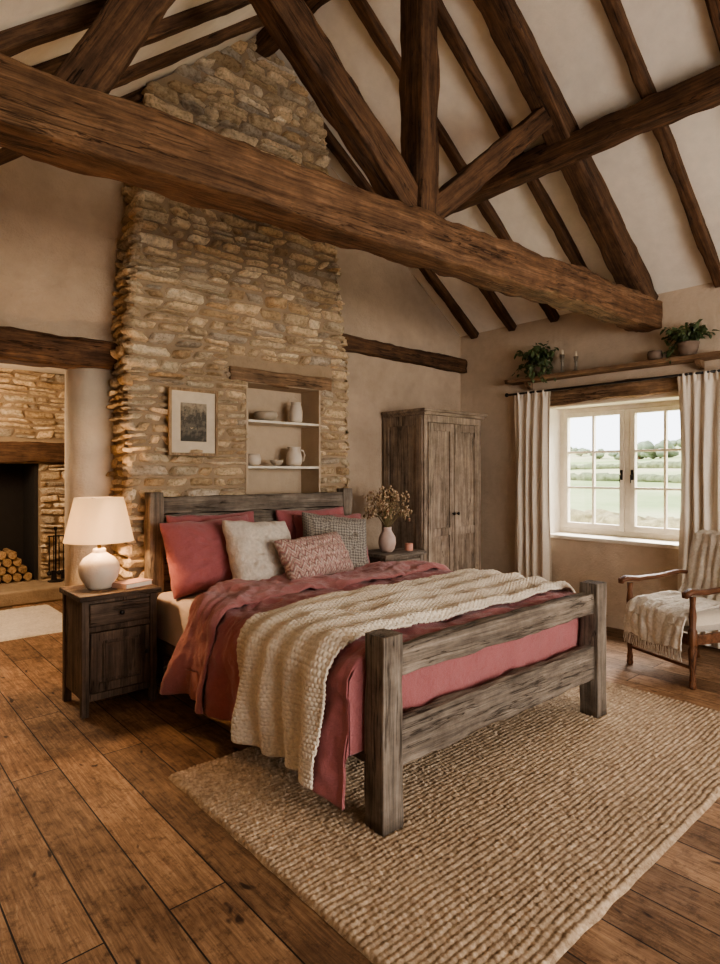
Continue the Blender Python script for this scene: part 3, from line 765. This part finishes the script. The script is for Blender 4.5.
# picture
PX,PZ,PY=2.07,1.885,YF-.085
PC=empty('framed_picture',(PX,PY,PZ-.25),'small landscape etching in a pale wood frame on the stone','picture')
w2,h2=.20,.255
B=MB(); t=.022
B.box(PX-w2,PX-w2+t,PY,PY+.025,PZ-h2,PZ+h2).box(PX+w2-t,PX+w2,PY,PY+.025,PZ-h2,PZ+h2).box(PX-w2+t,PX+w2-t,PY,PY+.025,PZ-h2,PZ-h2+t).box(PX-w2+t,PX+w2-t,PY,PY+.025,PZ+h2-t,PZ+h2)
B.obj('frame',wood('frame',2),PC,bevel=.003)
MB().box(PX-w2+t,PX+w2-t,PY+.012,PY+.02,PZ-h2+t,PZ+h2-t).obj('mat_board',plain('ivory_mat',(.58,.49,.37),.8),PC)
Np=NT('etching'); co=Np.coord('Generated'); sp=Np.n('SeparateXYZ'); Np.l(co,sp.inputs[0])
nn=Np.noise(Np.coord('Object'),22,6,.65); hgt=Np.math('ADD',sp.outputs[2],Np.math('MULTIPLY',Np.math('SUBTRACT',nn,.5),1.6))
Np.base(Np.ramp(hgt,[(.1,(.045,.038,.028)),(.35,(.15,.125,.09)),(.6,(.045,.038,.028)),(.85,(.20,.165,.115)),(1,(.30,.25,.18))])); Np.rough(.7)
MB().box(PX-.105,PX+.105,PY+.008,PY+.012,PZ-.145,PZ+.145).obj('print',Np.m,PC)
MB().box(PX-.03,PX+.03,PY+.02,YF-.005,PZ+.1,PZ+.13).obj('hanger',M_iron,PC)

# niche pottery
ny=4.42
def pot(name,prof,c,mat,label,cat,handle=None,seg=26):
    if handle is None:
        return MB().lathe(prof,c,seg).obj(name,mat,smooth=True,label=label,cat=cat)
    E=empty(name,c,label,cat); MB().lathe(prof,c,seg).obj('body',mat,E,smooth=True)
    H=MB(); H.tube([Vector(c)+Vector(p) for p in handle],.009,8); H.obj('handle',mat,E,smooth=True); return E
pot('bowl',[(.045,0),(.09,.02),(.105,.05),(.098,.075),(.08,.082),(.078,.07),(.02,.02)],(2.81,ny,1.947),M_cer2,'squat stoneware bowl on the niche shelf','bowl')
pot('vase',[(.045,0),(.058,.02),(.06,.10),(.05,.15),(.042,.165),(.048,.185),(.042,.185),(.035,.16)],(3.13,ny,1.947),M_cer,'cylindrical cream pottery jar on the niche shelf','vase')
pot('jar',[(.04,0),(.062,.02),(.066,.06),(.055,.09),(.05,.1),(.045,.1),(.04,.08)],(2.69,ny,1.562),M_cer,'small round cream jar in the niche','jar')
pot('bowl',[(.025,0),(.055,.03),(.06,.05),(.055,.05),(.02,.015)],(2.90,ny-.04,1.562),M_cer2,'tiny stoneware bowl in the niche','bowl')
pot('pitcher',[(.05,0),(.07,.02),(.075,.07),(.062,.12),(.052,.145),(.062,.17),(.056,.17),(.046,.14)],(3.11,ny,1.562),M_cer,'cream pottery pitcher with a loop handle','pitcher',[(.06,0,.145),(.10,0,.14),(.115,0,.1),(.10,0,.05),(.07,0,.04)])

# ------------------------------------------------------------------ wardrobe
def wardrobe(x0,x1,y0,y1,h):
    W=empty('wardrobe',((x0+x1)/2,(y0+y1)/2,0),'rustic weathered oak two-door wardrobe in the corner','wardrobe')
    B=MB(); B.box(x0,x0+.03,y0+.02,y1,.0,h-.06).box(x1-.03,x1,y0+.02,y1,.0,h-.06).box(x0+.03,x1-.03,y1-.02,y1,.05,h-.06).box(x0+.03,x1-.03,y0+.03,y1-.02,.08,.11).box(x0+.03,x1-.03,y0+.02,y1-.02,h-.09,h-.06)
    xs=x0-.016
    B.box(xs,x0,y0+.02,y0+.10,.0,h-.06).box(xs,x0,y1-.08,y1,.0,h-.06).box(xs,x0,y0+.10,y1-.08,h-.16,h-.06).box(xs,x0,y0+.10,y1-.08,.0,.14).box(xs,x0,y0+.10,y1-.08,1.0,1.08)
    B.box(x0+.0,x1,y0+.0,y0+.02,0,.12).box(x0,x0+.05,y0,y0+.02,.12,h-.06).box(x1-.05,x1,y0,y0+.02,.12,h-.06).box(x0+.05,x1-.05,y0,y0+.02,h-.13,h-.06)
    B.obj('body',wood('ward',2),W,bevel=.003)
    C=MB(); C.box(x0-.03,x1+.03,y0-.03,y1,h-.06,h-.03).box(x0-.05,x1+.05,y0-.05,y1,h-.03,h); C.obj('cornice',wood('ward',0),W,bevel=.006)
    xm=(x0+x1)/2
    for a,b,hs in ((x0+.054,xm-.004,1),(xm+.004,x1-.054,-1)):
        c,d=.125,h-.134; s=.07; D=MB(); f=y0-.010
        D.box(a,a+s,f,f+.02,c,d).box(b-s,b,f,f+.02,c,d).box(a+s,b-s,f,f+.02,c,c+.09).box(a+s,b-s,f,f+.02,d-.08,d).box(a+s,b-s,f,f+.02,.86,.94).box(a+s,b-s,f+.014,f+.019,c+.09,d-.08)
        Do=D.obj('door',wood('ward',2),W,bevel=.003)
        hx=b-.03 if hs==1 else a+.03
        MB().lathe([(.006,0),(.006,.015),(.016,.022),(.016,.03),(.008,.036)],seg=12,M=Matrix.Translation((hx,f,1.08))@Matrix.Rotation(pi/2,4,'X')).obj('knob',M_iron,Do,smooth=True)
wardrobe(4.40,5.31,4.03,4.60,2.14)

# ------------------------------------------------------------------ curtains, rod, shelf
R=empty('curtain_rod',(5.60,2.75,2.36),'black iron curtain rod above the window','curtain rod')
MB().tube([(5.60,1.55,2.36),(5.60,3.88,2.36)],.011,10).obj('rod',M_iron,R,smooth=True)
for y in (1.53,3.90): MB().blob((5.60,y,2.36),.022,12,8).obj('finial',M_iron,R,smooth=True)
for y in (1.62,2.75,3.84): MB().tube([(5.60,y,2.36),(5.66,y,2.365),(5.70,y,2.365)],.007,6).obj('bracket',M_iron,R)
def curtain(y0,y1,label,seed,nf):
    def fn(a,b):
        z=lerp(2.37,.03,b); k=.35+.65*min(1,b*2.5)
        gather=1-.08*math.sin(min(1,b*1.3)*pi)
        aw=a+.07*nz(a*3,b*.6,seed)+.03*nz(a*7,b*1.5,seed+2)
        ym=(y0+y1)/2; y=ym+(lerp(y0,y1,a)-ym)*gather+.012*nz(a*5,b*2,seed)
        x=5.60+.030*k*(math.sin(2*pi*nf*aw))+.018*nz(a*8,b*2.2,seed)+.008*nz(a*20,b*6,seed)
        if b<.03: x+=.010*math.sin(2*pi*nf*2.3*a)
        return (x,y,z)
    B=MB(); B.grid(150,80,fn)
    return B.obj('curtain',M_curt,smooth=True,solid=.006,label=label,cat='curtain')
curtain(3.37,3.81,'gathered cream linen curtain beside the window',3,4.4)
curtain(1.60,2.12,'gathered cream linen curtain behind the armchair',8,5.2)
SH=empty('wall_shelf',(5.6,2.83,2.49),'rustic oak plank shelf above the curtain rod','shelf')
hewn('plank',(5.61,1.72,2.495),(5.61,3.87,2.495),.19,.04,'shelfw',SH,amp=.006,rnd=.2)
for y in (1.95,3.65):
    MB().prism([(5.69,2.48),(5.57,2.48),(5.60,2.44),(5.66,2.41),(5.69,2.40)],y-.02,y+.02).obj('bracket',wood('shelfw',2),SH)
ZS=2.516
def plant(c,pr,ph,spread,up,n,label,trail,seed,ls=.05):
    rp=random.Random(seed); P=empty('potted_plant',c,label,'potted plant')
    MB().lathe([(pr*.72,0),(pr*.95,ph*.6),(pr,ph*.85),(pr*1.05,ph*.88),(pr*1.05,ph),(pr*.92,ph),(pr*.85,ph*.86),(0,ph*.85)],c,22).obj('pot',M_terr,P,smooth=True)
    L=MB(); Sx=MB(); c=Vector(c)
    for i in range(n):
        a=rp.uniform(0,2*pi); tr=rp.random()<trail
        r=rp.uniform(.2,1)*spread; zt=rp.uniform(.3,1)*up
        p0=c+Vector((0,0,ph*.85)); 
        if tr: p2=c+Vector((min(r*math.cos(a)*.4,.05)-.06,r*math.sin(a)*1.1,ph*.7-rp.uniform(0,.16))); p1=p0+Vector(((p2-p0).x*.7,(p2-p0).y*.6,up*.45))
        else: p2=c+Vector((min(r*math.cos(a),.07),r*math.sin(a),ph+zt*(1-.4*r/spread))); p1=p0.lerp(p2,.5)+Vector((0,0,.04))
        pts=[]
        for k in range(7):
            t=k/6; pts.append(p0*(1-t)**2+p1*2*t*(1-t)+p2*t*t)
        Sx.tube(pts,[.0022]*7,4)
        for k in range(2,7):
            for q in range(2):
                s=ls*rp.uniform(.6,1.15); p=pts[k]+Vector((rp.uniform(-1,1),rp.uniform(-1,1),rp.uniform(-.6,.8)))*.022
                if p.x>5.66: p.x=5.66
                M=Matrix.Translation(p)@Matrix.Rotation(rp.uniform(0,2*pi),4,'Z')@Matrix.Rotation(rp.uniform(-.2,1.1),4,'Y')@Matrix.Rotation(rp.uniform(-.5,.5),4,'X')
                vs=[(0,0,0),(s*.35,s*.30,.006),(s*.35,-s*.30,.006),(s*.45,0,-.004),(s*.75,s*.22,0),(s*.75,-s*.22,0),(s,0,-s*.15)]
                L.add(vs,[(0,3,1),(0,2,3),(1,3,6,4),(2,5,6,3)],M)
    Sx.obj('stems',plain('green_stem',(.09,.10,.04),.8),P,kind='stuff')
    L.obj('leaves',M_ivy,P,kind='stuff')
plant((5.60,3.53,ZS),.075,.14,.31,.26,36,'trailing ivy in a dark clay pot on the shelf',.5,3,.07)
plant((5.60,2.03,ZS),.085,.12,.25,.22,34,'bushy green herb in a clay pot on the shelf',.12,5,.065)
for y,h,r in ((3.23,.19,.022),(3.08,.15,.024)):
    E=empty('candlestick',(5.6,y,ZS),'slender dark candlestick on the shelf','candlestick')
    MB().lathe([(.038,0),(.038,.008),(.016,.018),(.012,h*.6),(.02,h*.65),(.014,h*.7),(.026,h)],(5.6,y,ZS),16).obj('holder',plain('pewter',(.20,.17,.13),.5,.3),E,smooth=True)
    MB().lathe([(.013,0),(.012,.05),(.002,.054)],(5.6,y,ZS+h),12).obj('candle_stub',plain('ivory_wax',(.6,.5,.36),.6),E,smooth=True)
pot('pot',[(.04,0),(.062,.02),(.066,.06),(.058,.085),(.05,.085),(.048,.06)],(5.6,2.31,ZS),M_terr,'small brown clay pot on the shelf','pot')

# ------------------------------------------------------------------ armchair (local, front is -Y)
A=empty('armchair',(0,0,0),'antique wooden open armchair with oat cushions and wool throw','armchair')
WC=wood('chair',2); WCx=wood('chair',0)
for sx in (-1,1):
    x=.29*sx; pr=[(.020,0),(.026,.015),(.020,.04),(.024,.06),(.017,.10),(.026,.20),(.030,.27),(.020,.29),(.030,.31),(.030,.40),(.020,.42),(.026,.50),(.018,.58),(.022,.64)]
    MB().lathe(pr,(x,-.28,0),16).obj('leg',WC,A,smooth=True)
    MB().tube([(.255*sx,.38,0),(.255*sx,.31,.2),(.255*sx,.29,.42),(.255*sx,.33,.65),(.25*sx,.42,.97)],[.018,.022,.024,.022,.018],8).obj('leg',WC,A,smooth=True)
    MB().tube([(.255*sx,.335,.69),(.275*sx,.2,.705),(.295*sx,.0,.675),(.30*sx,-.2,.665),(.30*sx,-.31,.675),(.30*sx,-.355,.66),(.30*sx,-.36,.635)],[.022,.027,.031,.034,.037,.033,.022],10,.62).obj('armrest',wood('chair',1),A,smooth=True)
B=MB(); B.box(-.30,.30,-.30,-.265,.30,.37).box(-.30,.30,.27,.30,.30,.37).box(-.30,-.27,-.28,.29,.30,.37).box(.27,.30,-.28,.29,.30,.37)
B.obj('seat_frame',WCx,A,bevel=.004)
MB().tube([(-.25,.42,.97),(0,.43,.99),(.25,.42,.97)],.02,8).obj('top_rail',WCx,A,smooth=True)
MB().tube([(-.27,-.28,.14),(.27,-.28,.14)],.012,8).obj('stretcher',WCx,A,smooth=True)
def cushion_geo(w,d,t,n=20):
    B=MB()
    for sg in (1,-1):
        B.grid(n,n,lambda a,b:(w/2*(2*a-1),d/2*(2*b-1),sg*t/2*(max(0,1-abs(2*a-1)**4)*max(0,1-abs(2*b-1)**4))**.5))
    return B
C=cushion_geo(.54,.56,.16); C.v=[(p[0],p[1]-.01,p[2]+.425) for p in C.v]; C.obj('seat_cushion',M_upl,A,smooth=True)
C=cushion_geo(.48,.56,.11); m=Matrix.Translation((0,.325,.70))@Matrix.Rotation(math.radians(90-15),4,'X'); C.v=[tuple(m@Vector(p)) for p in C.v]; C.obj('backrest',M_upl,A,smooth=True)
path=[(.52,.72),(.50,.86),(.475,.98),(.44,1.025),(.39,1.00),(.345,.9),(.30,.75),(.26,.60),(.22,.530),(.12,.520),(0,.520),(-.12,.520),(-.24,.512),(-.305,.48),(-.325,.42),(-.33,.35),(-.335,.26)]
def thr(a,b):
    t=b*(len(path)-1); i=min(int(t),len(path)-2); f=t-i
    y=lerp(path[i][0],path[i+1][0],f); z=lerp(path[i][1],path[i+1][1],f)
    x=lerp(-.275,.265,a)+.015*nz(b*4,2)
    w=.018*math.sin(a*23+2*nz(b*3,a*2))+.020*nz(a*6,b*9)+.006*nz(a*40,b*60)
    # blend of outward directions so the cloth stays continuous
    if t<3: oy,oz=1,0
    elif t<4: oy,oz=1-2*(t-3),.3
    elif t<8: oy,oz=-1,0
    elif t<9: oy,oz=-(9-t),(t-8)
    elif t<12.5: oy,oz=0,1
    elif t<13.5: oy,oz=-(t-12.5),(13.5-t)
    else: oy,oz=-1,0
    d=abs(w)+.010
    return (x,y+oy*d,z+oz*d+(.03*nz(a*3,1) if t>14 else 0))
C=MB(); C.grid(60,140,thr); T=C.obj('throw_blanket',M_throw,A,smooth=True,solid=.01,label='oatmeal wool throw with fringe')
C=MB()
for i in range(60):
    x=lerp(-.27,.26,i/59); z=.27; C.tube([(x,-.355,z),(x+random.uniform(-.006,.006),-.36,z-.04),(x+random.uniform(-.01,.01),-.357,z-.08)],[.003,.0028,.002],4)
C.obj('fringe',M_throw,T,kind='stuff')
A.location=(4.86,1.76,0.0); A.rotation_euler=(0,0,math.radians(-112.4))

# ------------------------------------------------------------------ outside
def grass_mat():
    N=NT('pasture'); co=N.coord('Object'); a=N.noise(co,.05,3,.5); b=N.noise(co,1.5,5,.6)
    c=N.ramp(a,[(.35,(.30,.37,.17)),(.5,(.42,.46,.24)),(.65,(.54,.51,.31))])  # field greens paled, with haze mixed into the base colour
    c=N.mix(.4,c,N.ramp(b,[(.3,(.7,.7,.7)),(.7,(1.15,1.15,1.15))]),'MULTIPLY'); N.base(c); N.rough(1); N.b.inputs['Specular IOR Level'].default_value=0; return N.m
def gz(x,y):
    t=max(0,(x-35)/90); return -.35+5.6*min(1.7,t)**1.5*(.75+.55*nz(x*.014,y*.018,2))
B=MB(); B.grid(110,100,lambda a,b:(lerp(6.2,260,a**1.5),lerp(-60,260,b),gz(lerp(6.2,260,a**1.5),lerp(-60,260,b))))
B.obj('ground',grass_mat(),smooth=True,label='rolling green pasture beyond the window',cat='ground',kind='structure')
M_tree=plain('hazy_green',(.19,.225,.15),1,0,.3,3,.3)  # distance haze is mixed into the leaf colour
M_hedge=plain('hedge_green',(.17,.19,.10),1,0,.5,6,.35)
M_garden=plain('garden_border',(.30,.25,.13),1,0,.5,14,.5)
rt=random.Random(12)
def tree(x,y,r):
    z=gz(x,y); B=MB()
    E=empty('tree',(x,y,z),'rounded broadleaf tree in the fields','tree')
    for i in range(9):
        B.blob((x+rt.uniform(-.8,.8)*r,y+rt.uniform(-1.1,1.1)*r,z+r*(.45+rt.uniform(-.1,.45))),r*rt.uniform(.35,.6),12,8,(1,1,.75),.35,3)
    B.obj('foliage',M_tree,E,smooth=True)
    MB().tube([(x,y,z-.2),(x,y,z+r*.6)],[r*.09,r*.06],7).obj('trunk',wood('beam',2),E)
for i in range(22):
    x=124+9*((i*7)%6)+rt.uniform(-3,3); y=x*(.20+.034*i); tree(x,y,rt.uniform(1.6,3.0))
for x0,y0,x1,y1,h,mt_ in ((17,3.0,20,18,.42,M_garden),(60,14,70,58,.55,M_hedge),(84,20,100,92,.6,M_hedge)):
    B=MB(); n=60
    for i in range(n):
        t=i/(n-1); x=lerp(x0,x1,t);y=lerp(y0,y1,t); B.blob((x+rt.uniform(-.3,.3),y,gz(x,y)+h*.5),h*rt.uniform(.7,1.2)*1.2,10,7,(1,1.6,.75),.4,4)
    B.obj('hedge',mt_,smooth=True,label='field hedge beyond the window',cat='hedge')

# ------------------------------------------------------------------ lights, world, camera
def area(name,loc,target,sx,sy,e,col):
    l=bpy.data.lights.new(name,'AREA'); l.shape='RECTANGLE'; l.size=sx; l.size_y=sy; l.energy=e; l.color=col
    o=bpy.data.objects.new(name,l); COL.objects.link(o); o.location=loc
    d=Vector(target)-Vector(loc); o.rotation_euler=d.to_track_quat('-Z','Y').to_euler(); return o
def point(name,loc,e,col,r):
    l=bpy.data.lights.new(name,'POINT'); l.energy=e; l.color=col; l.shadow_soft_size=r
    o=bpy.data.objects.new(name,l); COL.objects.link(o); o.location=loc; return o
area('sky_light_window',(8.6,2.6,4.6),(5.6,2.75,1.4),3.2,2.6,2200,(1,.94,.86))
area('fill_light_front',(3.0,YB-.5,2.0),(3.2,3,1.3),3.2,2.0,205,(1,.87,.72))  # added fill light behind the camera, shining in through the front opening
point('lamp_bulb',(LX,LY,1.19),34,(1,.62,.33),.035)
point('adjoining_fill',(.6,6.6,2.1),130,(1,.80,.58),.25)  # added warm light without a fixture, brightens the adjoining room
s=bpy.data.lights.new('sun','SUN'); s.energy=5; s.angle=.05; s.color=(1,.96,.88)
so=bpy.data.objects.new('sun',s); COL.objects.link(so); so.rotation_euler=Vector((.6,-.45,-.65)).to_track_quat('-Z','Y').to_euler()
w=bpy.data.worlds.new('world'); scene.world=w; w.use_nodes=True
bg=w.node_tree.nodes['Background']; bg.inputs[0].default_value=(.90,.94,1,1); bg.inputs[1].default_value=4.5
try: scene.view_settings.look='AgX - Medium High Contrast'
except Exception as ex: print('look',ex)
cam=bpy.data.cameras.new('camera'); co_=bpy.data.objects.new('camera',cam); COL.objects.link(co_)
co_.location=(0,0,1.5); co_.rotation_euler=(pi/2,0,math.radians(-41.4))
cam.sensor_fit='HORIZONTAL'; cam.sensor_width=36; cam.lens=30; cam.shift_y=-.0125; cam.clip_end=600; cam.clip_start=.05
scene.camera=co_
